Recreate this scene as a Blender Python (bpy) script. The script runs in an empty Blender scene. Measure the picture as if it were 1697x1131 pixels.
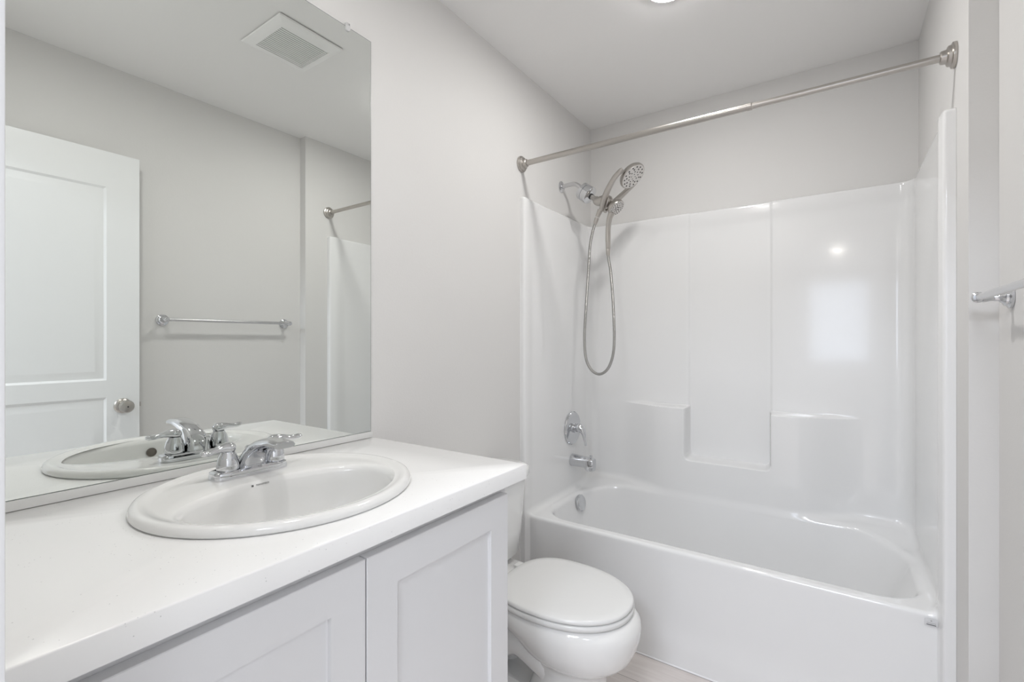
import bpy, bmesh, math, random
import numpy as np
from mathutils import Vector, Matrix
PI = math.pi
random.seed(4)
SC = bpy.context.scene
C = SC.collection

# ------------------------------------------------------------------ camera, world, light, exposure
WALC = 1.4486          # width of the tub alcove
WNEAR = 1.503          # near right wall
YRET = 1.630           # where the alcove wall steps in
YBACK = 2.515
HC = 2.44
cam_d = bpy.data.cameras.new('camera'); cam = bpy.data.objects.new('camera', cam_d); C.objects.link(cam)
cam.location = (1.17618, 0.0, 1.21848)
cam.rotation_euler = (PI/2, 0, 0.6016)
cam_d.sensor_width = 36.0
cam_d.lens = 784.83/1697*36.0
cam_d.clip_start = 0.01
SC.camera = cam

wd = bpy.data.worlds.new('sky'); SC.world = wd; wd.use_nodes = True
bgn = wd.node_tree.nodes['Background']
bgn.inputs[0].default_value = (0.70, 0.80, 1.0, 1); bgn.inputs[1].default_value = 2.0

SC.view_settings.view_transform = 'Standard'; SC.view_settings.look = 'None'
SC.view_settings.gamma = 1.0; SC.view_settings.use_curve_mapping = False
SC.view_settings.exposure = 0.0
SINK_DISC_GLOW = 118.0   # recessed disc light over the sink
DISC_GLOW = 160.0        # recessed disc light over the tub side
HALL_GLOW = 150.0
WINDOW_WATTS = 10.0

def area(name, loc, rot, sx, sy, watts, col):
    l = bpy.data.lights.new(name, 'AREA'); l.shape = 'RECTANGLE'; l.size = sx; l.size_y = sy
    l.energy = watts; l.color = col
    o = bpy.data.objects.new(name, l); o.location = loc; o.rotation_euler = rot; C.objects.link(o); return o
# daylight entering through the bedroom window behind the photographer
area('window_daylight', (1.19, -4.52, 1.55), (-PI/2, 0, PI), 0.78, 1.3, WINDOW_WATTS, (0.80, 0.88, 1.0))

# unseen fill lights added in that bedroom to brighten the bathroom
for nm, lx, ly, lw in (('bedroom_fill', -0.3, -2.8, 24.0), ('bedroom_fill', 2.5, -1.6, 24.0), ('bedroom_fill', 1.1, -1.4, 62.0)):
    area(nm, (lx, ly, 2.42), (0, 0, 0), 0.75, 0.75, lw*1.06, (0.85, 0.905, 1.0))

# ------------------------------------------------------------------ materials
def mat(name, col, rough=0.5, metal=0.0, coat=0.0, spec=0.5, bump=None, noise=None, emit=None, trans=0.0):
    m = bpy.data.materials.new(name); m.use_nodes = True
    nt = m.node_tree; b = nt.nodes['Principled BSDF']
    b.inputs['Base Color'].default_value = (*col, 1); b.inputs['Roughness'].default_value = rough
    b.inputs['Metallic'].default_value = metal; b.inputs['Coat Weight'].default_value = coat
    b.inputs['Coat Roughness'].default_value = 0.05
    b.inputs['Specular IOR Level'].default_value = spec
    b.inputs['Transmission Weight'].default_value = trans
    tc = nt.nodes.new('ShaderNodeTexCoord')
    if noise:
        sc_, amt = noise
        n = nt.nodes.new('ShaderNodeTexNoise'); n.inputs['Scale'].default_value = sc_; n.inputs['Detail'].default_value = 4
        r = nt.nodes.new('ShaderNodeMix'); r.data_type = 'RGBA'
        r.inputs[6].default_value = (*[c*(1-amt) for c in col], 1); r.inputs[7].default_value = (*[min(1, c*(1+amt)) for c in col], 1)
        nt.links.new(tc.outputs['Object'], n.inputs['Vector']); nt.links.new(n.outputs['Fac'], r.inputs[0])
        nt.links.new(r.outputs[2], b.inputs['Base Color'])
    if bump:
        sc_, st, dist = bump
        n = nt.nodes.new('ShaderNodeTexNoise'); n.inputs['Scale'].default_value = sc_; n.inputs['Detail'].default_value = 3
        bp = nt.nodes.new('ShaderNodeBump'); bp.inputs['Strength'].default_value = st; bp.inputs['Distance'].default_value = dist
        nt.links.new(tc.outputs['Object'], n.inputs['Vector']); nt.links.new(n.outputs['Fac'], bp.inputs['Height'])
        nt.links.new(bp.outputs['Normal'], b.inputs['Normal'])
    if emit:
        b.inputs['Emission Color'].default_value = (*emit[0], 1); b.inputs['Emission Strength'].default_value = emit[1]
    return m

M = {}
M['wall'] = mat('wall_paint', (0.745, 0.735, 0.722), 0.6, bump=(140, 0.12, 0.002), noise=(3, 0.008), spec=0.3)
M['ceil'] = mat('ceiling_paint', (0.915, 0.908, 0.898), 0.75, bump=(110, 0.15, 0.002), spec=0.2)
M['trim'] = mat('trim_paint', (0.84, 0.84, 0.85), 0.35, noise=(8, 0.005))
M['door'] = mat('door_paint', (0.86, 0.87, 0.87), 0.38, noise=(6, 0.005))
M['cabinet'] = mat('cabinet_paint', (0.80, 0.80, 0.81), 0.38, noise=(9, 0.006))
M['kick'] = mat('toe_kick_paint', (0.70, 0.70, 0.71), 0.5, noise=(9, 0.01))  # toe kick board, a slightly darker grey than the cabinet
M['gel'] = mat('fibreglass_gelcoat', (0.865, 0.865, 0.863), 0.11, coat=0.25, noise=(2.5, 0.006), bump=(6, 0.03, 0.004))
M['china'] = mat('vitreous_china', (0.885, 0.883, 0.87), 0.09, coat=0.4, noise=(5, 0.006))
M['seat'] = mat('seat_plastic', (0.82, 0.82, 0.81), 0.18, noise=(5, 0.006))
M['chrome'] = mat('polished_chrome', (0.68, 0.69, 0.71), 0.05, metal=1.0, noise=(20, 0.01))
M['satin'] = mat('satin_chrome_bar', (0.66, 0.66, 0.67), 0.22, metal=1.0, noise=(20, 0.01))
M['nickel'] = mat('brushed_nickel', (0.50, 0.475, 0.445), 0.28, metal=1.0, noise=(40, 0.03))
M['nickel_face'] = mat('nickel_spray_face', (0.70, 0.68, 0.66), 0.35, metal=0.7, noise=(40, 0.03))
M['dark'] = mat('dark_rubber', (0.03, 0.03, 0.032), 0.5, noise=(30, 0.05))
M['hole'] = mat('overflow_recess', (0.17, 0.15, 0.13), 0.6, noise=(30, 0.05))
M['mirror'] = mat('silvered_glass', (0.845, 0.868, 0.845), 0.0, metal=1.0, noise=(1, 0.002))
M['glass_edge'] = mat('mirror_glass_edge', (0.16, 0.19, 0.18), 0.2, noise=(5, 0.02))
M['channel'] = mat('mirror_channel_metal', (0.72, 0.72, 0.71), 0.3, noise=(10, 0.01))
M['clip'] = mat('clear_plastic', (0.95, 0.95, 0.95), 0.1, trans=0.35, noise=(10, 0.01))
M['vent'] = mat('vent_plastic', (0.93, 0.93, 0.92), 0.4, noise=(10, 0.01))
M['vent_in'] = mat('vent_interior', (0.10, 0.10, 0.095), 0.8, noise=(10, 0.02))
M['ink'] = mat('printed_ink', (0.10, 0.10, 0.10), 0.5, noise=(50, 0.02))
M['inkgrey'] = mat('printed_ink_grey', (0.42, 0.42, 0.42), 0.5, noise=(50, 0.02))
M['sticker'] = mat('sticker_paper', (0.68, 0.68, 0.69), 0.4, noise=(50, 0.01))
M['sink_disc'] = mat('lit_disc_over_sink', (0.9, 0.9, 0.9), 0.4, emit=((1.0, 0.985, 0.965), SINK_DISC_GLOW))
M['disc'] = mat('lit_disc', (0.9, 0.9, 0.9), 0.4, emit=((1.0, 0.985, 0.965), DISC_GLOW))
M['hall_disc'] = mat('lit_bulb', (0.9, 0.9, 0.9), 0.4, emit=((1.0, 0.95, 0.88), HALL_GLOW))
M['glass'] = mat('window_glass', (1, 1, 1), 0.0, trans=1.0, noise=(1, 0.0))
M['carpet'] = mat('carpet', (0.55, 0.50, 0.45), 0.95, bump=(400, 0.5, 0.005), noise=(60, 0.08))

def quartz():
    m = mat('white_quartz', (0.945, 0.943, 0.937), 0.22, coat=0.1)
    nt = m.node_tree; b = nt.nodes['Principled BSDF']; tc = nt.nodes.new('ShaderNodeTexCoord')
    v = nt.nodes.new('ShaderNodeTexVoronoi'); v.inputs['Scale'].default_value = 150
    cr = nt.nodes.new('ShaderNodeValToRGB'); cr.color_ramp.elements[0].position = 0.06; cr.color_ramp.elements[1].position = 0.14
    cr.color_ramp.elements[0].color = (0.60, 0.60, 0.60, 1); cr.color_ramp.elements[1].color = (0.945, 0.943, 0.937, 1)
    w = nt.nodes.new('ShaderNodeTexNoise'); w.inputs['Scale'].default_value = 34
    gt = nt.nodes.new('ShaderNodeMath'); gt.operation = 'GREATER_THAN'; gt.inputs[1].default_value = 0.56
    mx = nt.nodes.new('ShaderNodeMix'); mx.data_type = 'RGBA'; mx.inputs[6].default_value = (0.945, 0.943, 0.937, 1)
    for a in (v, w): nt.links.new(tc.outputs['Object'], a.inputs['Vector'])
    nt.links.new(v.outputs['Distance'], cr.inputs[0]); nt.links.new(w.outputs['Fac'], gt.inputs[0])
    nt.links.new(gt.outputs[0], mx.inputs[0]); nt.links.new(cr.outputs[0], mx.inputs[7])
    nt.links.new(mx.outputs[2], b.inputs['Base Color'])
    return m
M['quartz'] = quartz()

def planks():
    m = mat('pale_plank_vinyl', (0.6, 0.56, 0.53), 0.45)
    nt = m.node_tree; b = nt.nodes['Principled BSDF']; tc = nt.nodes.new('ShaderNodeTexCoord')
    br = nt.nodes.new('ShaderNodeTexBrick'); br.inputs['Scale'].default_value = 1.0
    br.inputs['Brick Width'].default_value = 1.2; br.inputs['Row Height'].default_value = 0.15; br.inputs['Mortar Size'].default_value = 0.0012
    br.inputs['Color1'].default_value = (0.78, 0.735, 0.71, 1); br.inputs['Color2'].default_value = (0.70, 0.65, 0.62, 1); br.inputs['Mortar'].default_value = (0.36, 0.32, 0.30, 1)
    mp = nt.nodes.new('ShaderNodeMapping'); mp.inputs['Scale'].default_value = (2.0, 22, 1)
    n = nt.nodes.new('ShaderNodeTexNoise'); n.inputs['Scale'].default_value = 2.2; n.inputs['Detail'].default_value = 6
    mx = nt.nodes.new('ShaderNodeMix'); mx.data_type = 'RGBA'; mx.blend_type = 'MULTIPLY'; mx.inputs[0].default_value = 0.5
    cr = nt.nodes.new('ShaderNodeValToRGB'); cr.color_ramp.elements[0].position = 0.3; cr.color_ramp.elements[0].color = (0.72, 0.68, 0.68, 1)
    cr.color_ramp.elements[1].position = 0.7; cr.color_ramp.elements[1].color = (1, 1, 1, 1)
    nt.links.new(tc.outputs['Object'], br.inputs['Vector']); nt.links.new(tc.outputs['Object'], mp.inputs['Vector'])
    nt.links.new(mp.outputs[0], n.inputs['Vector']); nt.links.new(n.outputs['Fac'], cr.inputs[0])
    nt.links.new(br.outputs['Color'], mx.inputs[6]); nt.links.new(cr.outputs[0], mx.inputs[7]); nt.links.new(mx.outputs[2], b.inputs['Base Color'])
    return m
M['floor'] = planks()

def hose_mat():
    m = mat('ribbed_steel_hose', (0.40, 0.395, 0.38), 0.3, metal=1.0)
    nt = m.node_tree; b = nt.nodes['Principled BSDF']; tc = nt.nodes.new('ShaderNodeTexCoord')
    w = nt.nodes.new('ShaderNodeTexWave'); w.bands_direction = 'Z'; w.inputs['Scale'].default_value = 70
    bp = nt.nodes.new('ShaderNodeBump'); bp.inputs['Strength'].default_value = 0.5; bp.inputs['Distance'].default_value = 0.002
    nt.links.new(tc.outputs['Object'], w.inputs['Vector']); nt.links.new(w.outputs['Fac'], bp.inputs['Height']); nt.links.new(bp.outputs['Normal'], b.inputs['Normal'])
    return m
M['hose'] = hose_mat()

# ------------------------------------------------------------------ object helpers
def link(name, me, m, parent=None, base=None):
    me.materials.append(m)
    o = bpy.data.objects.new(name, me); C.objects.link(o)
    if parent: o.parent = parent; o.matrix_parent_inverse = Matrix.Translation(-Vector(parent.location))
    return o
def obj(name, bm, m, parent=None, ang=35, flat=False):
    bmesh.ops.remove_doubles(bm, verts=bm.verts, dist=1e-6)
    bmesh.ops.recalc_face_normals(bm, faces=bm.faces)
    me = bpy.data.meshes.new(name); bm.to_mesh(me); bm.free()
    if not flat:
        for p in me.polygons: p.use_smooth = True
        me.set_sharp_from_angle(angle=math.radians(ang))
    return link(name, me, m, parent)
def thing(name, label, cat, loc, group=None):
    o = bpy.data.objects.new(name, None); o.empty_display_size = 0.05; o.location = loc; C.objects.link(o)
    return tag(o, label, cat, group)
def tag(o, label, cat, group=None):
    o['label'] = label; o['category'] = cat
    if group: o['group'] = group
    return o
def struct(o, label=None, cat=None):
    o['kind'] = 'structure'
    if label: o['label'] = label
    if cat: o['category'] = cat
    return o
def add(bm, verts, faces):
    vs = [bm.verts.new(v) for v in verts]
    for f in faces:
        try: bm.faces.new([vs[i] for i in f])
        except ValueError: pass
    return vs
def box(bm, x0, x1, y0, y1, z0, z1, bev=0.0, seg=2):
    t = bmesh.new()
    v = [(x, y, z) for x in (x0, x1) for y in (y0, y1) for z in (z0, z1)]
    add(t, v, [(0, 1, 3, 2), (4, 6, 7, 5), (0, 4, 5, 1), (2, 3, 7, 6), (0, 2, 6, 4), (1, 5, 7, 3)])
    if bev: bmesh.ops.bevel(t, geom=list(t.edges), offset=bev, segments=seg, profile=0.6, affect='EDGES')
    merge(bm, t)
def merge(bm, t, mtx=None):
    if mtx is not None: bmesh.ops.transform(t, matrix=mtx, verts=t.verts)
    me = bpy.data.meshes.new('tmp'); t.to_mesh(me); t.free(); bm.from_mesh(me); bpy.data.meshes.remove(me)
def loft(bm, rings, closed=True, cap0=True, cap1=True):
    n = len(rings[0]); vs = [[bm.verts.new(p) for p in r] for r in rings]
    for a, b in zip(vs[:-1], vs[1:]):
        for i in range(n if closed else n-1):
            j = (i+1) % n
            try: bm.faces.new((a[i], a[j], b[j], b[i]))
            except ValueError: pass
    for flag, r in ((cap0, vs[0]), (cap1, vs[-1])):
        if flag and closed: bm.faces.new(r)
    return vs
def lathe(bm, prof, origin, axis=(0, 0, 1), n=32, cap0=True, cap1=True):
    """prof: list of (radius, height along axis)"""
    q = Vector((0, 0, 1)).rotation_difference(Vector(axis).normalized()); o = Vector(origin)
    rings = []
    for r, h in prof:
        rings.append([o + q @ Vector((r*math.cos(2*PI*i/n), r*math.sin(2*PI*i/n), h)) for i in range(n)])
    loft(bm, rings, True, cap0, cap1)
def spline(pts, k=10):
    """Catmull-Rom through points of any dimension"""
    P = [np.array(p, float) for p in pts]; P = [2*P[0]-P[1]] + P + [2*P[-1]-P[-2]]; out = []
    for i in range(1, len(P)-2):
        a, b, c, d = P[i-1:i+3]
        for s in range(k):
            t = s/k; out.append(0.5*((2*b)+(c-a)*t+(2*a-5*b+4*c-d)*t*t+(3*b-a-3*c+d)*t**3))
    out.append(P[-2]); return out
def tube(bm, pts, r, n=16, rb=None, up=None):
    """r, rb: radii per point (or single) across two axes"""
    pts = [Vector(p[:3]) for p in pts]; N = len(pts)
    rr = r if hasattr(r, '__len__') else [r]*N
    r2 = rr if rb is None else (rb if hasattr(rb, '__len__') else [rb]*N)
    t0 = (pts[1]-pts[0]).normalized()
    nrm = Vector(up) if up else (Vector((0, 0, 1)) if abs(t0.z) < 0.9 else Vector((1, 0, 0)))
    rings = []
    for i, p in enumerate(pts):
        t = (pts[min(i+1, N-1)]-pts[max(i-1, 0)]).normalized()
        nrm = (nrm - t*nrm.dot(t)).normalized(); bi = t.cross(nrm)
        rings.append([p + nrm*rr[i]*math.cos(2*PI*k/n) + bi*r2[i]*math.sin(2*PI*k/n) for k in range(n)])
    loft(bm, rings)
def sell(xc, yc, ax, ay, z, n=64, p=2.0, pb=None, axb=None):
    """super-ellipse ring; axb/pb used for the half towards -x"""
    out = []
    for i in range(n):
        t = 2*PI*i/n; ct, st = math.cos(t), math.sin(t)
        pp = p if ct >= 0 or pb is None else pb; a = ax if ct >= 0 or axb is None else axb
        out.append((xc + a*math.copysign(abs(ct)**(2/pp), ct), yc + ay*math.copysign(abs(st)**(2/pp), st), z))
    return out
def BM(): return bmesh.new()
def wallbox(name, x0, x1, y0, y1, z0, z1, m, bev=0.0):
    b = BM(); box(b, x0, x1, y0, y1, z0, z1, bev); return struct(obj(name, b, m))
def text_mesh(body, size, name):
    cu = bpy.data.curves.new(name, 'FONT'); cu.body = body; cu.size = size; cu.extrude = 0.0002; cu.align_x = 'CENTER'; cu.align_y = 'CENTER'; cu.resolution_u = 2
    cu.space_character = 1.15
    o = bpy.data.objects.new(name, cu); C.objects.link(o); bpy.context.view_layer.update()
    me = bpy.data.meshes.new_from_object(o.evaluated_get(bpy.context.evaluated_depsgraph_get()))
    bpy.data.objects.remove(o); bpy.data.curves.remove(cu); return me

# ------------------------------------------------------------------ the room
T = 0.11
wallbox('floor', -T, WNEAR+T, -0.06, YBACK+T, -0.1, 0.0, M['floor'])
wallbox('ceiling', -T, WNEAR+T, -0.06, YBACK+T, HC, HC+0.1, M['ceil'])
wallbox('wall_left', -T, 0.0, -0.06, YBACK+T, 0.0, HC, M['wall'])
wallbox('wall_back', 0.0, WALC, YBACK, YBACK+T, 0.0, HC, M['wall'])
b = BM(); box(b, WNEAR, WNEAR+T, -0.06, YRET+0.02, 0, HC); box(b, WALC, WNEAR+T, YRET, YBACK+T, 0, HC)
struct(obj('wall_right', b, M['wall']))
DX0, DX1, DTOP = 0.722, 1.488, 2.055     # doorway
YF = 0.055
b = BM(); box(b, 0.0, DX0-0.018, -0.06, YF, 0, HC); box(b, DX1+0.012, WNEAR, -0.06, YF, 0, HC); box(b, DX0-0.018, DX1+0.012, -0.06, YF, DTOP+0.018, HC)
struct(obj('wall_front', b, M['wall']))
b = BM()                                    # jamb and casings of the doorway
box(b, DX0-0.017, DX0, -0.06, YF, 0, DTOP, 0.001); box(b, DX1, DX1+0.011, -0.06, YF, 0, DTOP, 0.001); box(b, DX0-0.017, DX1+0.011, -0.06, YF, DTOP, DTOP+0.017, 0.001)
struct(obj('trim_1', b, M['trim']))
b = BM(); box(b, DX0-0.062, DX0-0.0025, YF+0.0005, YF+0.0145, 0, DTOP+0.06, 0.003); struct(obj('trim_2', b, M['trim']))
b = BM(); box(b, DX0-0.0024, DX1+0.011, YF+0.0005, YF+0.0145, DTOP+0.004, DTOP+0.06, 0.003); struct(obj('trim_3', b, M['trim']))
wallbox('baseboard_left', 0.0005, 0.0125, 0.93, 1.772, 0.0005, 0.083, M['trim'], 0.003)
wallbox('baseboard_right', WNEAR-0.0125, WNEAR-0.0005, 0.83, YRET-0.001, 0.0005, 0.083, M['trim'], 0.003)

# the bedroom behind the photographer, lit by its window
HX0, HX1, HY = -1.4, 3.2, -4.6
wallbox('floor_hall', HX0, HX1, HY, -0.06, -0.1, 0.0, M['carpet'])
wallbox('ceiling_hall', HX0, HX1, HY, -0.06, HC, HC+0.1, M['ceil'])
wallbox('wall_hall_left', HX0-T, HX0, HY-T, -0.06, 0, HC, M['wall'])
wallbox('wall_hall_right', HX1, HX1+T, HY-T, -0.06, 0, HC, M['wall'])
b = BM(); box(b, HX0, -T, -0.1, -0.06, 0, HC); box(b, WNEAR+T, HX1, -0.1, -0.06, 0, HC); struct(obj('wall_hall_front', b, M['wall']))
wx0, wx1, wz0, wz1 = 0.78, 1.60, 0.85, 2.2
b = BM(); box(b, HX0, wx0, HY-T, HY, 0, HC); box(b, wx1, HX1, HY-T, HY, 0, HC); box(b, wx0, wx1, HY-T, HY, 0, wz0); box(b, wx0, wx1, HY-T, HY, wz1, HC)
struct(obj('wall_hall_back', b, M['wall']))
b = BM()
for x0, x1, z0, z1 in ((wx0, wx0+.04, wz0, wz1), (wx1-.04, wx1, wz0, wz1), (wx0+.04, wx1-.04, wz0, wz0+.04), (wx0+.04, wx1-.04, wz1-.04, wz1), (wx0+.04, wx1-.04, 1.40, 1.44)):
    box(b, x0+.0005, x1-.0005, HY-.08, HY-.03, z0+.0005, z1-.0005, 0.003)
wf = struct(obj('window_1', b, M['trim']))

# ------------------------------------------------------------------ tub and surround (one moulded fibreglass unit)
def smax(a, b, k):
    h = np.clip(0.5+0.5*(a-b)/k, 0, 1); return b*(1-h)+a*h+k*h*(1-h)
def smin(a, b, k): return -smax(-a, -b, k)
def sst(a, b, x):
    t = np.clip((x-a)/(b-a), 0, 1); return t*t*(3-2*t)
RIM = 0.4325; TOPZ = 1.868; XL, XR = 0.020, WALC-0.020; YP = 2.480
def field(x, y, z):
    # outer block
    edge = np.minimum(x, WALC-x)
    yf = 1.776 + 0.026*sst(0.024, 0.036, edge) + 0.004*sst(0.06, 0.15, z)*(edge > 0.03)
    out = smax(yf-y, z-TOPZ, 0.012)
    out = np.maximum(out, np.maximum(np.maximum(-0.009-x, x-(WALC+0.009)), np.maximum(y-2.522, -0.009-z)))
    # bow-fronted lower back wall with its two shelves and the notch between them
    bow = 0.078*sst(0.20, 0.50, x)*(1-sst(1.00, 1.27, x))
    inn = smin(smin(x-0.556, 0.929-x, 0.03), z-0.632, 0.03)       # >0 inside the notch
    low = smin(z*0+1.0, sst(0.006, -0.006, z-(0.890+0.0*x)), 1e-3)
    notch = sst(-0.004, 0.010, inn)
    d = bow*low*(1-notch) - 0.008*notch
    yb = YP - d
    xl = XL + 0.005*sst(1.86, 1.80, y); xr = XR - 0.013*sst(1.90, 1.82, y)
    cav = smax(smax(xl-x, x-xr, 0.01), (y-yb)*0.8, 0.055)
    cav = smax(cav, RIM + 0.035*sst(2.30, 2.48, y) - z, 0.03)
    # tub basin, tapering with depth
    dep = np.clip(RIM-z, -0.05, 1)
    cx, cy, hx, hy = 0.732, 2.130, 0.664, 0.270
    right = x > cx
    qx0 = np.abs(x-cx) - (hx - np.where(right, 0.42, 0.16)*np.maximum(dep, 0))
    qy0 = np.abs(y-cy) - (hy - np.where(y > cy, 0.10, 0.14)*np.maximum(dep, 0))
    r = np.where(y > cy, 0.215, 0.13)
    qx, qy = qx0 + r, qy0 + r
    bas = np.sqrt(np.maximum(qx, 0)**2 + np.maximum(qy, 0)**2) + np.minimum(np.maximum(qx, qy), 0) - r
    bas = smax(bas*0.95, 0.085-z, 0.12)
    hollow = smin(cav, bas, 0.022)
    return smax(out, -hollow, 0.014)

def surface_nets(xs, ys, zs):
    F = field(xs[:, None, None], ys[None, :, None], zs[None, None, :]).astype(np.float32)
    S = F < 0
    cnt = np.zeros(tuple(n-1 for n in F.shape), np.int8)
    cor = [(i, j, k) for i in (0, 1) for j in (0, 1) for k in (0, 1)]
    nx, ny, nz = cnt.shape
    for i, j, k in cor: cnt += S[i:nx+i, j:ny+j, k:nz+k]
    act = (cnt > 0) & (cnt < 8); I, J, K = np.nonzero(act)
    idx = -np.ones(cnt.shape, np.int64); idx[I, J, K] = np.arange(len(I))
    val = np.stack([F[I+i, J+j, K+k] for i, j, k in cor], 1)
    pos = np.zeros((len(I), 3)); num = np.zeros(len(I)); Cn = np.array(cor, float)
    for a in range(8):
        for bb in range(a+1, 8):
            if abs(Cn[a]-Cn[bb]).sum() != 1: continue
            m = (val[:, a] < 0) != (val[:, bb] < 0); dv = val[:, bb]-val[:, a]; t = np.where(m, -val[:, a]/np.where(dv == 0, 1, dv), 0)
            pos += (Cn[a]+(Cn[bb]-Cn[a])*t[:, None])*m[:, None]; num += m
    pos /= num[:, None]
    p = np.stack([xs[I]+pos[:, 0]*(xs[I+1]-xs[I]), ys[J]+pos[:, 1]*(ys[J+1]-ys[J]), zs[K]+pos[:, 2]*(zs[K+1]-zs[K])], 1)
    q = []
    for ax in range(3):
        A = S; sl0 = [slice(None)]*3; sl1 = [slice(None)]*3; sl0[ax] = slice(0, -1); sl1[ax] = slice(1, None)
        e = A[tuple(sl0)] != A[tuple(sl1)]; lo = A[tuple(sl0)]
        o1, o2 = [k for k in range(3) if k != ax]
        g = np.array(np.nonzero(e)); ok = (g[o1] > 0) & (g[o2] > 0) & (g[o1] < F.shape[o1]-1) & (g[o2] < F.shape[o2]-1); g = g[:, ok]
        inside = lo[tuple(g)]
        def cell(a, bq):
            h = g.copy(); h[o1] -= a; h[o2] -= bq; return idx[tuple(h)]
        quad = np.stack([cell(1, 1), cell(0, 1), cell(0, 0), cell(1, 0)], 1)
        flip = inside if ax != 1 else ~inside
        quad[~flip] = quad[~flip][:, ::-1]; q.append(quad)
    return p, np.concatenate(q)
def axis(a, b, h): return np.linspace(a, b, int(round((b-a)/h))+1)
xs = axis(-0.017, WALC+0.017, 0.0065); ys = axis(1.766, 2.532, 0.0065); zs = axis(-0.017, 1.880, 0.0065)
VV, QQ = surface_nets(xs, ys, zs)
def grad(p, e=1e-3):
    g = np.empty_like(p)
    for a in range(3):
        d = np.zeros(3); d[a] = e
        g[:, a] = (field(*(p+d).T) - field(*(p-d).T))/(2*e)
    return g
for _ in range(2):
    g = grad(VV); l2 = np.maximum((g*g).sum(1), 0.2); st = field(*VV.T)/l2
    VV = VV - np.clip(st, -0.004, 0.004)[:, None]*g
NN = grad(VV, 1.5e-3); NN /= np.maximum(np.linalg.norm(NN, axis=1), 1e-6)[:, None]
fc = VV[QQ].mean(1); fn = NN[QQ].mean(1)
hide = (fc[:, 0] < -0.004) | (fc[:, 0] > WALC+0.004) | (fc[:, 1] > 2.5175) | (fc[:, 2] < -0.004)
VV[:, 0] = np.clip(VV[:, 0], 0.0004, WALC-0.0004); VV[:, 1] = np.minimum(VV[:, 1], YBACK-0.0004); VV[:, 2] = np.maximum(VV[:, 2], 0.0004)
wall_f = fc[:, 2] > 0.452
apron_f = (~wall_f) & ((fc[:, 1] < 1.822) | (fc[:, 0] < 0.012) | (fc[:, 0] > WALC-0.012)) & ((fn[:, 2] < 0.6) | (fc[:, 0] < 0.012) | (fc[:, 0] > WALC-0.012))
def sub(name, mask, parent):
    qs = QQ[mask & ~hide]; u, inv = np.unique(qs, return_inverse=True); inv = inv.reshape(qs.shape)
    me = bpy.data.meshes.new(name); me.from_pydata(VV[u].tolist(), [], inv.tolist()); me.update()
    for p in me.polygons: p.use_smooth = True
    me.normals_split_custom_set_from_vertices(NN[u].tolist())
    return link(name, me, M['gel'], parent)
tub = thing('bathtub_with_surround', 'white one-piece fibreglass bathtub and shower surround filling the alcove beyond the toilet', 'bathtub', (WALC/2, 1.80, 0))
sub('basin', ~wall_f & ~apron_f, tub); sub('apron', apron_f, tub); sub('wall_surround', wall_f, tub)
b = BM(); ax_ = Vector((0.97, 0, 0.22))
lathe(b, [(0.0405, 0), (0.0415, 0.004), (0.040, 0.012), (0.036, 0.0155), (0.010, 0.0175), (0.0, 0.0175)], (0.0805, 2.215, 0.383), ax_, 36, cap1=False)
ov = obj('overflow_plate', b, M['chrome'], tub); ov['label'] = 'round chrome overflow plate'
b = BM(); box(b, 0.094, 0.0985, 2.205, 2.225, 0.345, 0.352, 0.001); obj('overflow_slot', b, M['dark'], ov)
b = BM(); tube(b, [(0.03, 1.8035, 0.0025), (WALC-0.034, 1.8035, 0.0025)], 0.0042, 10); obj('caulk_bead', b, M['trim'], tub)
# small maker's sticker on the apron's right end
b = BM(); box(b, 1.385, 1.413, 1.8012, 1.8022, 0.3985, 0.4195, 0.0003); stk = obj('sticker', b, M['sticker'], tub); stk['label'] = 'small grey printed sticker'
b = BM(); lathe(b, [(0.0022, 0), (0.0022, 0.0004)], (1.399, 1.8013, 0.4145), (0, -1, 0), 6)
for i in range(7): box(b, 1.3895+i*0.0029, 1.3912+i*0.0029, 1.8009, 1.8013, 0.4065, 0.4090)
obj('emblem', b, M['inkgrey'], stk, flat=True)
b = BM(); box(b, 1.3885, 1.4095, 1.8009, 1.8013, 0.4020, 0.4042); obj('printed_line', b, M['ink'], stk, flat=True)

# ------------------------------------------------------------------ vanity
CTZ = 0.9246; CT0 = 0.8895
cabt = thing('vanity_cabinet', 'white two-door shaker vanity cabinet under the sink countertop', 'cabinet', (0.27, 0.487, 0))
b = BM(); box(b, 0.001, 0.5285, 0.058, 0.076, 0.10, CT0-0.0005, 0.001); box(b, 0.001, 0.5285, 0.897, 0.915, 0.10, CT0-0.0005, 0.001); box(b, 0.001, 0.5285, 0.0762, 0.8968, 0.10, 0.118); box(b, 0.001, 0.007, 0.0762, 0.8968, 0.1182, CT0-0.0005); box(b, 0.5095, 0.5284, 0.0762, 0.8968, 0.1182, CT0-0.0005); obj('body', b, M['cabinet'], cabt)
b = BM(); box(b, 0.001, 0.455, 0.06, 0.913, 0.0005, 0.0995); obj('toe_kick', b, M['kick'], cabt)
def shaker(y0, y1, z0, z1, x0=0.529, x1=0.549, st=0.064, rec=0.008):
    b = BM()
    def ring(x, ins): return [(x, y0+ins, z0+ins), (x, y1-ins, z0+ins), (x, y1-ins, z1-ins), (x, y0+ins, z1-ins)]
    loft(b, [ring(x0, 0), ring(x1-0.0012, 0), ring(x1, 0.0012), ring(x1, st), ring(x1-rec+0.001, st+0.0006), ring(x1-rec, st+0.003)])
    return b
dl = obj('door', shaker(0.062, 0.4965, 0.118, 0.866), M['cabinet'], cabt, ang=20); dl['label'] = 'left shaker door'
dr = obj('door', shaker(0.4995, 0.897, 0.118, 0.866), M['cabinet'], cabt, ang=20); dr['label'] = 'right shaker door'

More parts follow.
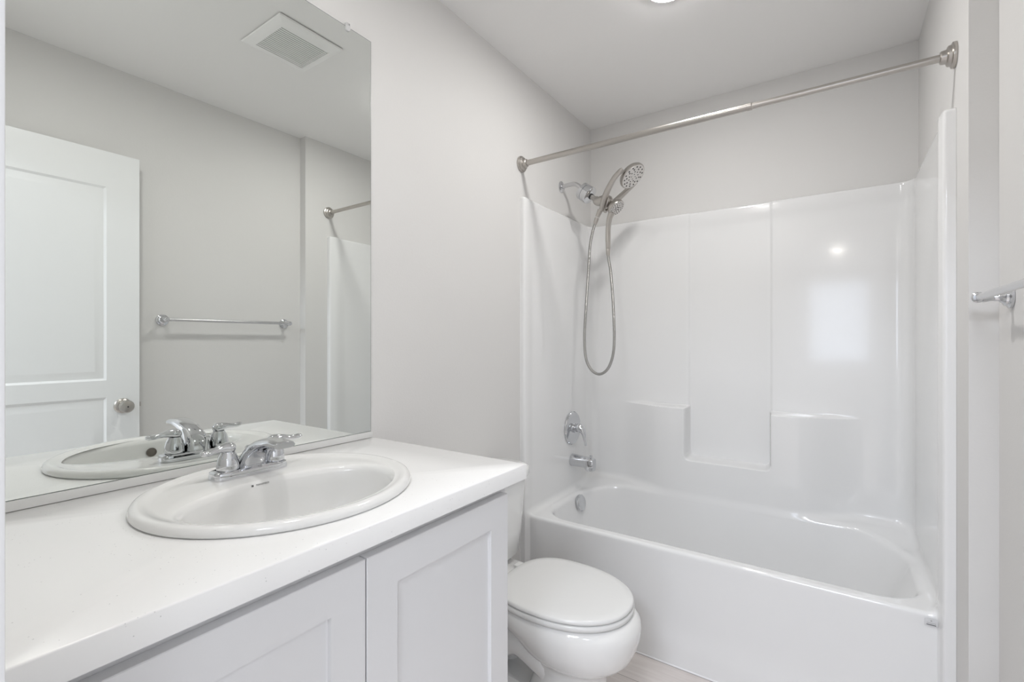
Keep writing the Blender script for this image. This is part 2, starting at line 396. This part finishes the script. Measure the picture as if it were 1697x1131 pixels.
# countertop with an oval cut-out for the drop-in sink
SXC, SYC, SAX, SAY = 0.273, 0.522, 0.237, 0.247
b = BM()
n = 96
out_t = []
cx0, cx1, cy0, cy1 = 0.0015, 0.5635, 0.0575, 0.9535
for i in range(n):
    t = 2*PI*i/n; dx, dy = math.cos(t), math.sin(t)
    s = min(((cx1-SXC) if dx > 0 else (cx0-SXC))/dx if abs(dx) > 1e-9 else 9, ((cy1-SYC) if dy > 0 else (cy0-SYC))/dy if abs(dy) > 1e-9 else 9)
    out_t.append([SXC+dx*s, SYC+dy*s])
for c in ((cx0, cy0), (cx0, cy1), (cx1, cy0), (cx1, cy1)):
    k = min(range(n), key=lambda i: (out_t[i][0]-c[0])**2+(out_t[i][1]-c[1])**2); out_t[k] = list(c)
hole = [(SXC+(SAX-0.02)*math.cos(2*PI*i/n), SYC+(SAY-0.02)*math.sin(2*PI*i/n)) for i in range(n)]
def shr(p, e): return (min(max(p[0], cx0+e), cx1-e), min(max(p[1], cy0+e), cy1-e))
loft(b, [[(x, y, CT0) for x, y in hole], [(x, y, CT0) for x, y in out_t], [(x, y, CTZ-0.0025) for x, y in out_t],
         [(*shr(p, 0.0008), CTZ-0.0008) for p in out_t], [(*shr(p, 0.0025), CTZ) for p in out_t], [(x, y, CTZ) for x, y in hole], [(x, y, CT0) for x, y in hole]], True, False, False)
tag(obj('countertop', b, M['quartz'], ang=50), 'speckled white quartz countertop on top of the vanity cabinet', 'countertop')

# drop-in oval sink
sink = thing('sink', 'oval white drop-in porcelain sink set in the countertop', 'sink', (SXC, SYC, CTZ))
b = BM(); N = 96
IX, IY = 0.325, 0.515
def outer(ins, z): return sell(SXC, SYC, SAX-ins, SAY-ins, z, N)
def inner(gx, gb, gy, z): return sell(IX, IY, 0.145+gx, 0.196+gy, z, N, 2.12, 2.12, 0.112+gb)
DK = 0.9360
rings = [outer(0.012, CTZ+0.0006), outer(0.002, CTZ+0.0006), outer(0.0, CTZ+0.004), outer(0.0003, CTZ+0.009), outer(0.0035, CTZ+0.0142), outer(0.009, CTZ+0.0168), outer(0.015, CTZ+0.0165), outer(0.022, CTZ+0.0140), outer(0.028, DK+0.0006)]
o_, i_ = outer(0.033, DK), inner(0.007, 0.008, 0.008, DK)
rings += [o_]
for f in (0.33, 0.66): rings.append([tuple(a*(1-f)+c*f for a, c in zip(p, q)) for p, q in zip(o_, i_)])
rings += [i_, inner(0.004, 0.004, 0.004, DK-0.0012), inner(-0.001, 0.0, -0.001, DK-0.005), inner(-0.005, -0.003, -0.005, DK-0.013)]
for f in (0.15, 0.3, 0.45, 0.6, 0.72, 0.83, 0.91, 0.96, 1.0):
    # bowl falling to the drain
    sh = math.sqrt(max(0, 1-f**2.6)); ww = 0.16+0.84*sh
    if f == 1.0: ww = 0.12
    zz = DK-0.013-0.150*f
    k = 1-ww
    rings.append([(x*(1-k)+(IX-0.005)*k, y*(1-k)+IY*k, zz) for x, y, _ in inner(-0.005, -0.003, -0.005, 0)])
loft(b, rings, True, False, True)
obj('basin', b, M['china'], sink, ang=60)
b = BM(); lathe(b, [(0.030, 0), (0.029, 0.003), (0.022, 0.004), (0.02, 0.001), (0, 0.001)], (IX-0.005, IY, DK-0.163), (0, 0, 1), 28, cap1=False); obj('drain', b, M['chrome'], sink)
b = BM(); lathe(b, [(0.0125, -0.002), (0.0125, 0.0012), (0.0105, 0.0016), (0.010, 0.0004), (0, 0.0004)], (0.4606, 0.536, 0.8985), (-0.985, 0, 0.12), 24, cap1=False)
oh = obj('overflow_hole', b, M['hole'], sink); oh['label'] = 'dark round overflow opening'
me = text_mesh('MANSFIELD', 0.0046, 'lettering')
mt = Matrix.Translation((0.2158, 0.5060, 0.9290)) @ Matrix(((0, -0.36, 0.93, 0), (1, 0, 0, 0), (0, 0.93, 0.36, 0), (0, 0, 0, 1)))
me.transform(mt)
bm_ = BM(); bm_.from_mesh(me); bpy.data.meshes.remove(me)
tb = BM(); box(tb, -0.0026, 0.0026, -0.0026, 0.0026, 0, 0.0004); merge(bm_, tb, mt @ Matrix.Translation((-0.0205, 0, 0)) @ Matrix.Scale(0.75, 4))
lt = obj('lettering', bm_, M['ink'], sink, flat=True); lt['label'] = 'small dark printed lettering'

# centre-set faucet
FX, FY = 0.137, 0.524
DF = DK+0.004
fa = thing('faucet', 'polished chrome two-lever faucet standing on the back of the sink', 'faucet', (FX, FY, DK))
b = BM()
loft(b, [sell(FX-0.002, FY-.004, 0.0275, 0.0765, DK+0.0003, 48, 4.2), sell(FX-0.002, FY-.004, 0.028, 0.077, DK+0.004, 48, 4.2), sell(FX-0.002, FY-.004, 0.0265, 0.0755, DF+0.0095, 48, 4.2), sell(FX-0.002, FY-.004, 0.0225, 0.0715, DF+0.0125, 48, 4.2)])
obj('base_plate', b, M['chrome'], fa)
b = BM()                                     # spout: flat wide arc
path = spline([(-0.004, DF+0.006, .031, .022), (0.002, DF+0.024, .0280, .0195), (0.018, DF+0.044, .0245, .0160), (0.048, DF+0.061, .0225, .0120), (0.088, DF+0.0705, .0225, .0095), (0.122, DF+0.0705, .0225, .0075), (0.129, DF+0.0695, .0215, .0065)], 8)
rings = []
for i, p in enumerate(path):
    q0, q1 = path[max(i-1, 0)], path[min(i+1, len(path)-1)]; t = Vector((q1[0]-q0[0], 0, q1[1]-q0[1])).normalized(); nv = Vector((-t.z, 0, t.x))
    base = Vector((FX+p[0], FY, p[1])); r = []
    for k in range(28):
        a = 2*PI*k/28; ca, sa = math.cos(a), math.sin(a); e = 2/3.0
        yy = p[2]*math.copysign(abs(ca)**e, ca); hh = p[3]*math.copysign(abs(sa)**e, sa)
        hh -= 0.35*p[3]*(abs(ca)**2) if sa > 0 else 0
        r.append(base + Vector((0, yy, 0)) + nv*hh)
    rings.append(r)
loft(b, rings)
obj('spout', b, M['chrome'], fa)
b = BM(); lathe(b, [(0.0032, 0), (0.003, 0.028), (0.0058, 0.033), (0.0064, 0.037), (0.004, 0.0395), (0, 0.040)], (FX-0.024, FY+0.008, DF+0.010), (-0.25, 0, 1), 16, cap1=False); obj('lift_rod', b, M['chrome'], fa)
for s in (-1, 1):
    hy = FY+s*0.049; b = BM()
    lathe(b, [(0.0185, 0.0105), (0.0185, 0.0130), (0.0208, 0.0135), (0.0212, 0.0175), (0.0202, 0.029), (0.0176, 0.040), (0.0135, 0.0470), (0.0128, 0.050), (0, 0.050)], (FX, hy, DF), (0, 0, 1), 32, cap1=False)
    hb = obj('handle_hub', b, M['chrome'], fa)
    b = BM()
    pts = spline([(0.0, -0.0125, .0620, .006, .005), (0.0, -0.009, .0635, .0125, .0100), (0.001, 0.0, .0660, .0150, .0120), (0.003, .013, .0670, .0115, .0090), (0.005, .028, .0650, .0085, .0060), (0.007, .043, .0625, .0085, .0055), (0.008, .053, .0630, .0095, .0058), (0.008, .0585, .0635, .006, .004)], 6)
    tube(b, [(FX+p[0], hy+s*p[1]*(0.92 if s < 0 and p[1] > 0 else 1), DF+p[2]-0.0085+(0.07 if s > 0 else 0)*max(p[1], 0)) for p in pts], [p[4] for p in pts], 20, [p[3] for p in pts], up=(0, 0, 1))
    obj('lever', b, M['chrome'], hb, ang=60)

# mirror on the left wall
mir = thing('wall_mirror', 'large frameless mirror on the left wall above the sink', 'mirror', (0, 0.503, 0.943))
b = BM(); box(b, 0.0005, 0.0058, 0.060, 0.9462, 0.9435, 2.1300); obj('backing', b, M['glass_edge'], mir, flat=True)
b = BM(); add(b, [(0.0060, 0.0605, 0.9440), (0.0060, 0.9452, 0.9440), (0.0060, 0.9452, 2.1288), (0.0060, 0.0605, 2.1288)], [(0, 1, 2, 3)])
gl = BM(); box(gl, 0.0058, 0.0062, 0.0612, 0.9450, 0.9447, 2.1286); b.free(); obj('glass', gl, M['mirror'], mir, flat=True)
b = BM(); box(b, 0.0005, 0.0095, 0.060, 0.950, CTZ+0.001, 0.9432, 0.001); obj('bottom_channel', b, M['channel'], mir)
for yy in (0.26, 0.862):
    b = BM(); lathe(b, [(0.0085, 0), (0.0085, 0.003), (0.007, 0.0045), (0, 0.0045)], (0.0063, yy, 2.125), (1, 0, 0), 20, cap1=False); box(b, 0.0005, 0.0085, yy-0.0065, yy+0.0065, 2.1302, 2.1400, 0.001)
    box(b, 0.0085, 0.0098, yy-0.0065, yy+0.0065, 2.124, 2.1400, 0.0004)
    cl = obj('clip', b, M['clip'], mir); b = BM(); lathe(b, [(0.0022, 0), (0.0022, 0.0015)], (0.0098, yy+0.003, 2.1365), (1, 0, 0), 10); obj('screw', b, M['inkgrey'], cl)

# ------------------------------------------------------------------ toilet
TY = 1.368
to = thing('toilet', 'white two-piece toilet with closed lid between the vanity and the bathtub', 'toilet', (0.35, TY, 0))
b = BM()
def egg(xb, xf, hw, z, p=2.15, pb=2.3):
    xc = xb + (xf-xb)*0.46; return sell(xc, TY, xf-xc, hw, z, 56, p, pb, xc-xb)
loft(b, [egg(.30, .600, .108, .0005, 2.8, 3), egg(.30, .602, .109, .012, 2.8, 3), egg(.31, .596, .102, .045, 2.6, 3), egg(.335, .586, .092, .100, 2.5, 2.6), egg(.35, .582, .087, .150, 2.4, 2.4), egg(.355, .586, .088, .186, 2.3),
         egg(.352, .602, .098, .208), egg(.342, .628, .118, .224), egg(.325, .652, .138, .243), egg(.305, .669, .153, .262), egg(.275, .681, .166, .292), egg(.235, .688, .1755, .318), egg(.205, .690, .180, .338), egg(.198, .688, .181, .360), egg(.198, .674, .1755, .377), egg(.205, .662, .169, .3825)])
# deck that carries the tank
loft(b, [sell(.165, TY, .11, .075, .25, 40, 4), sell(.155, TY, .125, .098, .31, 40, 4), sell(.150, TY, .135, .112, .36, 40, 4), sell(.150, TY, .136, .113, .3885, 40, 4), sell(.150, TY, .132, .109, .3945, 40, 4)])
for s in (-1, 1):                             # trapway contour on both sides
    pts = spline([(.45, .040, .13, .034), (.38, .046, .19, .046), (.30, .050, .225, .050), (.225, .050, .185, .050), (.19, .050, .10, .050), (.205, .052, .02, .044)], 6)
    tube(b, [(p[0], TY+s*p[1], p[2]) for p in pts], [p[3] for p in pts], 18)
obj('bowl', b, M['china'], to, ang=60)
b = BM(); loft(b, [sell(.30, TY, .17, .100, .0006, 40, 4), sell(.30, TY, .17, .100, .012, 40, 4), sell(.31, TY, .14, .080, .05, 40, 3), sell(.32, TY, .12, .06, .09, 40, 3)]); obj('foot', b, M['china'], to, ang=60)
for s in (-1, 1):
    b = BM(); lathe(b, [(0.017, 0), (0.017, 0.008), (0.012, 0.018), (0, 0.021)], (0.30, TY+s*0.118, 0.0005), (0, 0, 1), 20, cap1=False); obj('bolt_cap', b, M['seat'], to)
def tankring(z, d, w, cut=0.0): return sell(.012+d*0.45, TY, d*0.55, w, z, 64, 3.2, 12, d*0.45)
b = BM()
loft(b, [tankring(.3955, .135, .155), tankring(.405, .160, .175), tankring(.42, .174, .184), tankring(.50, .182, .190), tankring(.62, .190, .199), tankring(.700, .194, .203), tankring(.7025, .192, .201)])
obj('tank', b, M['china'], to, ang=50)
b = BM()
loft(b, [tankring(.7030, .196, .206), tankring(.7045, .206, .213), tankring(.712, .209, .216), tankring(.728, .209, .216), tankring(.7365, .206, .213), tankring(.7395, .198, .205)])
obj('tank_lid', b, M['china'], to, ang=50)
b = BM(); lathe(b, [(0.013, 0), (0.013, 0.006), (0.008, 0.010), (0, 0.010)], (0.199, TY-0.135, .655), (1, 0, 0), 20, cap1=False)
tube(b, [(0.212, TY-0.135, .655), (0.216, TY-0.11, .650), (0.216, TY-0.07, .640)], [0.007, 0.006, 0.007], 12); obj('flush_lever', b, M['chrome'], to)
LXC = 0.425
def lidr(ins, z): return sell(LXC, TY, .243-ins, .183-ins, z, 72, 2.15, 2.7, .190-ins)
b = BM(); loft(b, [lidr(.006, .3855), lidr(.001, .388), lidr(0, .394), lidr(.0005, .4005), lidr(.005, .4030)]); obj('seat', b, M['seat'], to, ang=60)
b = BM(); loft(b, [lidr(.008, .4052), lidr(.003, .4065), lidr(.0015, .411), lidr(.003, .4165), lidr(.008, .4195), lidr(.03, .4212), lidr(.09, .4225), lidr(.15, .4230)]); obj('lid', b, M['seat'], to, ang=60)
for s in (-1, 1):
    b = BM(); box(b, .206, .232, TY+s*.072-.018, TY+s*.072+.018, .3955, .4045, .003, 2); obj('hinge', b, M['seat'], to)

# ------------------------------------------------------------------ shower fittings
RZ, RY = 2.0158, 1.785
rod = thing('curtain_rod', 'brushed nickel shower curtain rod spanning the alcove above the tub', 'curtain rod', (WALC/2, RY, RZ))
XS = 0.926
b = BM(); lathe(b, [(0.0122, 0), (0.0122, XS-0.0165), (0.0128, XS-0.016), (0.0128, XS-0.002), (0.0112, XS)], (0.0125, RY, RZ), (1, 0, 0), 28); t1 = obj('outer_tube', b, M['nickel'], rod)
b = BM(); lathe(b, [(0.0104, 0), (0.0104, WALC-0.0135-(XS+0.0125))], (XS+0.0125, RY, RZ), (1, 0, 0), 28); obj('inner_tube', b, M['nickel'], rod)
for x, a in ((0.0008, 1), (WALC-0.0008, -1)):
    b = BM(); lathe(b, [(0.0345, 0), (0.0350, 0.003), (0.0345, 0.0075), (0.0285, 0.010), (0.0270, 0.0165), (0.0235, 0.0185), (0.0190, 0.0195), (0.0175, 0.031), (0.0150, 0.033), (0.0125, 0.0332)], (x, RY, RZ), (a, 0, 0), 36); obj('flange', b, M['nickel'], rod)

AY = 2.1626
sh = thing('overhead_shower', 'nickel fixed shower head on a chrome arm with its forked holder above the tub', 'shower head', (0, AY, 2.015))
b = BM(); lathe(b, [(0.029, 0), (0.0285, 0.004), (0.022, 0.008), (0.012, 0.010)], (0.0006, AY, 2.015), (1, 0, 0), 28); obj('wall_flange', b, M['chrome'], sh)
b = BM(); pts = spline([(0.008, AY, 2.015), (0.045, AY, 2.018), (0.078, AY, 2.016), (0.104, AY, 1.999), (0.122, AY, 1.977)], 6); tube(b, pts, 0.0108, 18); obj('shower_arm', b, M['satin'], sh, ang=60)
dv = Vector((0.0627, 0, -0.0471)).normalized()
b = BM(); o0 = Vector((0.118, AY, 1.975))
lathe(b, [(0.016, -0.008), (0.034, -0.002), (0.0435, 0.003), (0.0435, 0.020), (0.040, 0.0215), (0.040, 0.0245), (0.0435, 0.026), (0.0435, 0.056), (0.036, 0.060), (0.013, 0.0615)], o0, dv, 20); obj('coupling', b, M['chrome'], sh, ang=25)
b = BM(); lathe(b, [(0.0125, 0), (0.0115, 0.008), (0.0125, 0.022), (0.0145, 0.034)], o0+dv*0.060, dv, 20); bs = obj('ball_stem', b, M['nickel'], sh)
b = BM(); lathe(b, [(0.0145, 0), (0.0145, 0.006)], o0+dv*0.0605, dv, 20); obj('seal_ring', b, M['dark'], bs)
# heads share a face direction; u = up along the faces, v = sideways
nf = Vector((0.68, -0.12, -0.72)).normalized()
big = Vector((0.380, AY, 1.998)); small = Vector((0.302, AY-0.004, 1.858))
uu = (big-small); uu = (uu - nf*uu.dot(nf)).normalized(); vv = nf.cross(uu).normalized()
def sweep(b, pts, n=18):
    tube(b, [p[0] for p in pts], [p[1] for p in pts], n, [p[2] for p in pts], up=nf)
# forked holder: body plus two arms embracing the big head
b = BM()
hub = o0+dv*0.098
body = [hub-dv*0.006, hub+dv*0.010+Vector((0.004, 0, -.004)), small-nf*0.066-uu*0.004, small-nf*0.054-uu*0.040]
pp = spline([(*body[0], .017, .018), (*body[1], .023, .025), (*body[2], .027, .030), (*body[3], .013, .018)], 6)
tube(b, [p[:3] for p in pp], [p[3] for p in pp], 24, [p[4] for p in pp])
tube(b, [(.2180, AY, 1.862), (.2095, AY, 1.845), (.2020, AY, 1.8305)], [.014, .0120, .0100], 18)
for s in (-1, 1):
    ctl = []
    for du, dvv, dn, ra, rb_ in ((-.050, .010, -.050, .014, .014), (-.022, .030, -.056, .0155, .015), (.016, .050, -.062, .0150, .014), (.060, .066, -.066, .0135, .012), (.100, .0760, -.067, .0125, .0105), (.135, .0785, -.064, .0120, .0095), (.150, .0785, -.062, .008, .007)):
        pnt = small + uu*du + vv*(s*dvv) + nf*dn; ctl.append((*pnt, ra, rb_))
    ctl = spline(ctl, 6); tube(b, [p[:3] for p in ctl], [p[3] for p in ctl], 18, [p[4] for p in ctl], up=nf)
hold = obj('forked_holder', b, M['nickel'], sh, ang=60)
b = BM(); lathe(b, [(0.040, -0.024), (0.058, -0.018), (0.0655, -0.006), (0.0655, 0.004), (0.063, 0.0068), (0.061, 0.0068)], big, nf, 44); bigo = obj('spray_head', b, M['nickel'], sh)
def nozzles(b, c, rings):
    for rad, cnt, r in rings:
        for k in range(cnt):
            a = 2*PI*k/cnt + rad*90; p = c + uu*rad*math.sin(a) + vv*rad*math.cos(a); lathe(b, [(r, 0), (r*0.8, 0.0012), (0, 0.0012)], p, nf, 8, cap1=False)
b = BM(); lathe(b, [(0.0608, 0), (0.0605, 0.0012), (0, 0.0016)], big+nf*0.0062, nf, 44, cap1=False); fo = obj('spray_face', b, M['nickel_face'], bigo)
b = BM(); nozzles(b, big+nf*0.0074, ((0.051, 14, .0043), (0.039, 9, .0041), (0.026, 9, .0035), (0.012, 4, .0027))); nzo = obj('nozzles', b, M['dark'], bigo); nzo['label'] = 'dark rubber spray nozzles'

hs = thing('hand_shower', 'small round nickel hand shower docked under the fixed head with its looped hose', 'hand shower', tuple(small))
b = BM(); lathe(b, [(0.020, -0.030), (0.034, -0.024), (0.0415, -0.010), (0.0430, 0.0), (0.0420, 0.004), (0.0400, 0.005)], small, nf, 40); hh = obj('head', b, M['nickel'], hs)
b = BM(); lathe(b, [(0.0396, 0), (0.0396, 0.001), (0, 0.0014)], small+nf*0.0048, nf, 40, cap1=False); obj('spray_face', b, M['nickel_face'], hh)
b = BM(); nozzles(b, small+nf*0.0056, ((0.034, 20, .0026), (0.027, 14, .0024), (0.018, 8, .0032), (0.009, 5, .0042))); obj('nozzles', b, M['dark'], hh)
b = BM(); tb_ = small-uu*0.043+nf*0.002; lathe(b, [(0.0035, 0), (0.003, 0.010), (0, 0.011)], tb_, -uu, 10, cap1=False); obj('spray_selector', b, M['nickel'], hh)
b = BM()
pp = spline([(.280, AY-.008, 1.838, .015, .018), (.268, AY-.006, 1.810, .0125, .017), (.259, AY, 1.770, .0115, .0165), (.258, AY, 1.715, .0120, .0150), (.258, AY, 1.678, .0115, .0125), (.258, AY, 1.668, .0110, .0115)], 6)
tube(b, [p[:3] for p in pp], [p[3] for p in pp], 20, [p[4] for p in pp], up=(1, 0, 0)); obj('handle', b, M['nickel'], hs, ang=60)
for nm_, top, bot in (('hose_nut', Vector((.258, AY, 1.668)), Vector((.2585, AY, 1.632))), ('hose_nut', Vector((.200, AY, 1.826)), Vector((.189, AY, 1.796)))):
    b = BM(); d_ = bot-top; lathe(b, [(0.0095, 0), (0.0105, 0.004), (0.0100, d_.length*0.7), (0.0085, d_.length)], top, d_, 20); obj(nm_, b, M['nickel'], hs)
b = BM(); pts = spline([(.190, AY, 1.800), (.176, AY-.004, 1.75), (.165, AY-.008, 1.68), (.158, AY-.010, 1.56), (.146, AY-.012, 1.38), (.138, AY-.012, 1.235), (.146, AY-.010, 1.13), (.176, AY-.006, 1.072), (.217, AY, 1.056), (.258, AY, 1.085), (.283, AY, 1.150), (.290, AY, 1.24), (.284, AY, 1.40), (.272, AY, 1.55), (.262, AY, 1.61), (.2585, AY, 1.64)], 8)
tube(b, pts, 0.0068, 14); obj('hose', b, M['hose'], hs, ang=60)

VY, VZ = 2.243, 0.7595
va = thing('shower_valve', 'round chrome shower valve plate with lever on the tub end wall', 'shower valve', (XL, VY, VZ))
b = BM(); lathe(b, [(0.087, 0), (0.087, 0.004), (0.083, 0.009), (0.060, 0.013), (0.030, 0.0145), (0.0, 0.0145)], (XL+0.0015, VY, VZ), (1, 0, 0), 56, cap1=False); obj('escutcheon', b, M['chrome'], va)
b = BM(); lathe(b, [(0.025, 0), (0.024, 0.012), (0.019, 0.014), (0.019, 0.030)], (XL+0.014, VY, VZ), (1, 0, 0), 28); obj('sleeve', b, M['chrome'], va)
b = BM(); pp = spline([(.048, VZ+.003, .018, .019), (.062, VZ+.004, .024, .022), (.078, VZ-.004, .020, .019), (.089, VZ-.024, .0115, .014), (.094, VZ-.050, .0070, .010), (.100, VZ-.080, .0050, .0085), (.101, VZ-.085, .003, .006)], 6)
tube(b, [(p[0], VY, p[1]) for p in pp], [p[2] for p in pp], 20, [p[3] for p in pp], up=(0, 0, 1)); obj('lever', b, M['chrome'], va, ang=60)
SPZ = 0.592; SPY = 2.245
sp = thing('tub_spout', 'short chrome tub spout on the end wall below the valve plate', 'tub spout', (XL, SPY, SPZ))
b = BM()
def spr(x, hy, zt, zb, p=2.6): return [(x, SPY+hy*math.copysign(abs(math.cos(2*PI*k/28))**(2/p), math.cos(2*PI*k/28)), (zt+zb)/2+(zt-zb)/2*math.copysign(abs(math.sin(2*PI*k/28))**(2/p), math.sin(2*PI*k/28))) for k in range(28)]
loft(b, [spr(XL+.0012, .031, SPZ+.031, SPZ-.033, 2.1), spr(XL+.018, .031, SPZ+.0305, SPZ-.033, 2.1), spr(XL+.050, .029, SPZ+.027, SPZ-.032, 2.4), spr(XL+.078, .0265, SPZ+.0245, SPZ-.032, 3), spr(XL+.088, .026, SPZ+.024, SPZ-.044, 3.5), spr(XL+.121, .0255, SPZ+.022, SPZ-.046, 4), spr(XL+.127, .022, SPZ+.018, SPZ-.043, 4)])
obj('body', b, M['chrome'], sp, ang=50)
b = BM(); lathe(b, [(0.0035, 0), (0.0035, 0.006), (0.007, 0.008), (0.0075, 0.012), (0.005, 0.014), (0, 0.014)], (XL+.110, SPY, SPZ+.0222), (0, 0, 1), 16, cap1=False); obj('diverter_knob', b, M['chrome'], sp)

# ------------------------------------------------------------------ right wall: towel bar and the opened door
TX, TZ = 1.447, 1.320; T0, T1 = 0.922, 1.526
tw = thing('towel_bar', 'chrome towel bar on the right wall between the door and the tub', 'towel bar', (WNEAR, (T0+T1)/2, TZ))
b = BM(); lathe(b, [(0.0078, 0), (0.0078, T1-T0-0.012)], (TX, T0+0.006, TZ), (0, 1, 0), 24); obj('bar', b, M['satin'], tw)
for yy in (T0, T1):
    b = BM(); lathe(b, [(0.0265, 0), (0.0265, 0.005), (0.0215, 0.008), (0.0205, 0.012), (0.0135, 0.016), (0.0095, 0.022), (0.0085, 0.034), (0.0105, 0.043), (0.0115, 0.048)], (WNEAR-0.0006, yy, TZ-0.001), (-1, 0, 0), 28)
    s = 1 if yy == T0 else -1
    lathe(b, [(0, -0.013), (0.007, -0.0115), (0.0115, -0.006), (0.0125, 0.0), (0.0125, 0.010), (0.0095, 0.0135)], (TX, yy-s*0.004, TZ), (0, s, 0), 28, cap0=False); obj('post', b, M['chrome'], tw)

DXF, DXB = 1.4361, 1.4711; DY0, DY1, DZ0, DZ1 = 0.060, 0.8118, 0.012, 2.038
b = BM(); box(b, DXF+0.0075, DXB, DY0, DY1, DZ0, DZ1)
def panelface(z0, z1, y0, y1):
    def ring(x, i): return [(x, y0+i, z0+i), (x, y1-i, z0+i), (x, y1-i, z1-i), (x, y0+i, z1-i)]
    return [ring(DXF, 0), ring(DXF+0.0058, 0.009), ring(DXF+0.0058, 0.015), ring(DXF+0.0012, 0.036), ring(DXF+0.0012, 0.042)]
Y0p, Y1p = DY0+0.117, DY1-0.117
zr = [DZ0, 0.24, 0.975, 1.048, 1.885, DZ1]
yr = [DY0, Y0p, Y1p, DY1]
for i in range(3):
    for j in range(5):
        if i == 1 and j in (1, 3): loft(b, panelface(zr[j], zr[j+1], yr[1], yr[2]), True, False, True)
        else: add(b, [(DXF, yr[i], zr[j]), (DXF, yr[i+1], zr[j]), (DXF, yr[i+1], zr[j+1]), (DXF, yr[i], zr[j+1])], [(0, 1, 2, 3)])
add(b, [(DXF, DY0, DZ0), (DXF, DY1, DZ0), (DXF, DY1, DZ1), (DXF, DY0, DZ1), (DXF+.0074, DY0, DZ0), (DXF+.0074, DY1, DZ0), (DXF+.0074, DY1, DZ1), (DXF+.0074, DY0, DZ1)], [(0, 1, 5, 4), (1, 2, 6, 5), (2, 3, 7, 6), (3, 0, 4, 7)])
dr_ = struct(obj('door_1', b, M['door'], ang=20), 'white two-panel door swung open against the right wall', 'door')
KY, KZ = 0.751, 0.9326
b = BM(); lathe(b, [(0.0325, 0), (0.0325, 0.003), (0.028, 0.008), (0.013, 0.012), (0.0115, 0.026), (0.019, 0.032), (0.0265, 0.042), (0.0275, 0.052), (0.0235, 0.060), (0.012, 0.064), (0, 0.0645)], (DXF-0.0003, KY, KZ), (-1, 0, 0), 36, cap1=False)
kn = obj('door_knob', b, M['nickel'], dr_)
b = BM(); lathe(b, [(0.003, 0), (0.003, 0.0012)], (DXF-0.0646, KY, KZ), (-1, 0, 0), 12); obj('privacy_pin', b, M['dark'], kn)
b = BM(); box(b, DXF+0.011, DXF+0.024, DY1+0.0002, DY1+0.009, KZ-0.010, KZ+0.010, 0.002); obj('latch', b, M['nickel'], dr_)

# ------------------------------------------------------------------ ceiling: exhaust fan and recessed light
VX0, VX1, VY0, VY1 = 0.535, 0.822, 0.958, 1.230
fan = thing('exhaust_fan', 'square white slatted exhaust fan cover on the ceiling seen in the mirror', 'exhaust fan', ((VX0+VX1)/2, (VY0+VY1)/2, HC))
gx0, gx1, gy0, gy1 = VX0+.046, VX1-.046, VY0+.036, VY1-.036
b = BM()
def rr(x0, x1, y0, y1, z): return [(x0, y0, z), (x1, y0, z), (x1, y1, z), (x0, y1, z)]
loft(b, [rr(VX0+.006, VX1-.006, VY0+.006, VY1-.006, HC-.0005), rr(VX0, VX1, VY0, VY1, HC-.005), rr(VX0+.002, VX1-.002, VY0+.002, VY1-.002, HC-.010), rr(VX0+.03, VX1-.03, VY0+.026, VY1-.026, HC-.020), rr(gx0, gx1, gy0, gy1, HC-.021), rr(gx0, gx1, gy0, gy1, HC-.0045)], True, False, False)
obj('cover', b, M['vent'], fan, ang=25)
b = BM(); box(b, gx0-.0005, gx1+.0005, gy0-.0005, gy1+.0005, HC-.0044, HC-.0010); obj('opening', b, M['vent_in'], fan, flat=True)
b = BM(); ns = 16; pitch = (gx1-gx0)/ns
for k in range(ns):
    xc = gx0+(k+0.5)*pitch; t = BM(); box(t, -0.0008, 0.0008, gy0+.0003, gy1-.0003, -0.0031, 0.0031)
    merge(b, t, Matrix.Translation((xc, 0, HC-.0185)) @ Matrix.Rotation(math.radians(-70), 4, 'Y'))
obj('slats', b, M['vent'], fan, flat=True)
for lx, ly, lm, lab in ((0.700, 1.635, M['disc'], 'round lit disc light in the ceiling in front of the bathtub at the top edge'), (0.66, 0.44, M['sink_disc'], 'round lit disc light in the ceiling over the sink, out of view')):
    rl = thing('recessed_light', lab, 'ceiling light', (lx, ly, HC), 'recessed bathroom ceiling lights')
    b = BM(); lathe(b, [(0.064, -0.0005), (0.077, -0.0005), (0.077, -0.008), (0.074, -0.013), (0.069, -0.015), (0.067, -0.012)], (lx, ly, HC), (0, 0, 1), 56, False, False); obj('trim_ring', b, M['vent'], rl)
    b = BM(); lathe(b, [(0.0672, -0.0125), (0.0675, -0.015), (0.063, -0.0175), (0.05, -0.0190), (0, -0.020)], (lx, ly, HC), (0, 0, 1), 56, cap1=False); obj('lens', b, lm, rl)
hl = thing('hall_light', 'small round ceiling light in the bedroom behind the photographer', 'ceiling light', (1.18, -2.65, HC))
b = BM(); lathe(b, [(0.075, -0.0005), (0.08, -0.012), (0.072, -0.016)], (1.18, -2.65, HC), (0, 0, 1), 36); obj('trim_ring', b, M['vent'], hl)
b = BM(); lathe(b, [(0.06, -0.0162), (0.05, -0.022), (0, -0.026)], (1.18, -2.65, HC), (0, 0, 1), 36, cap1=False); obj('lens', b, M['hall_disc'], hl)
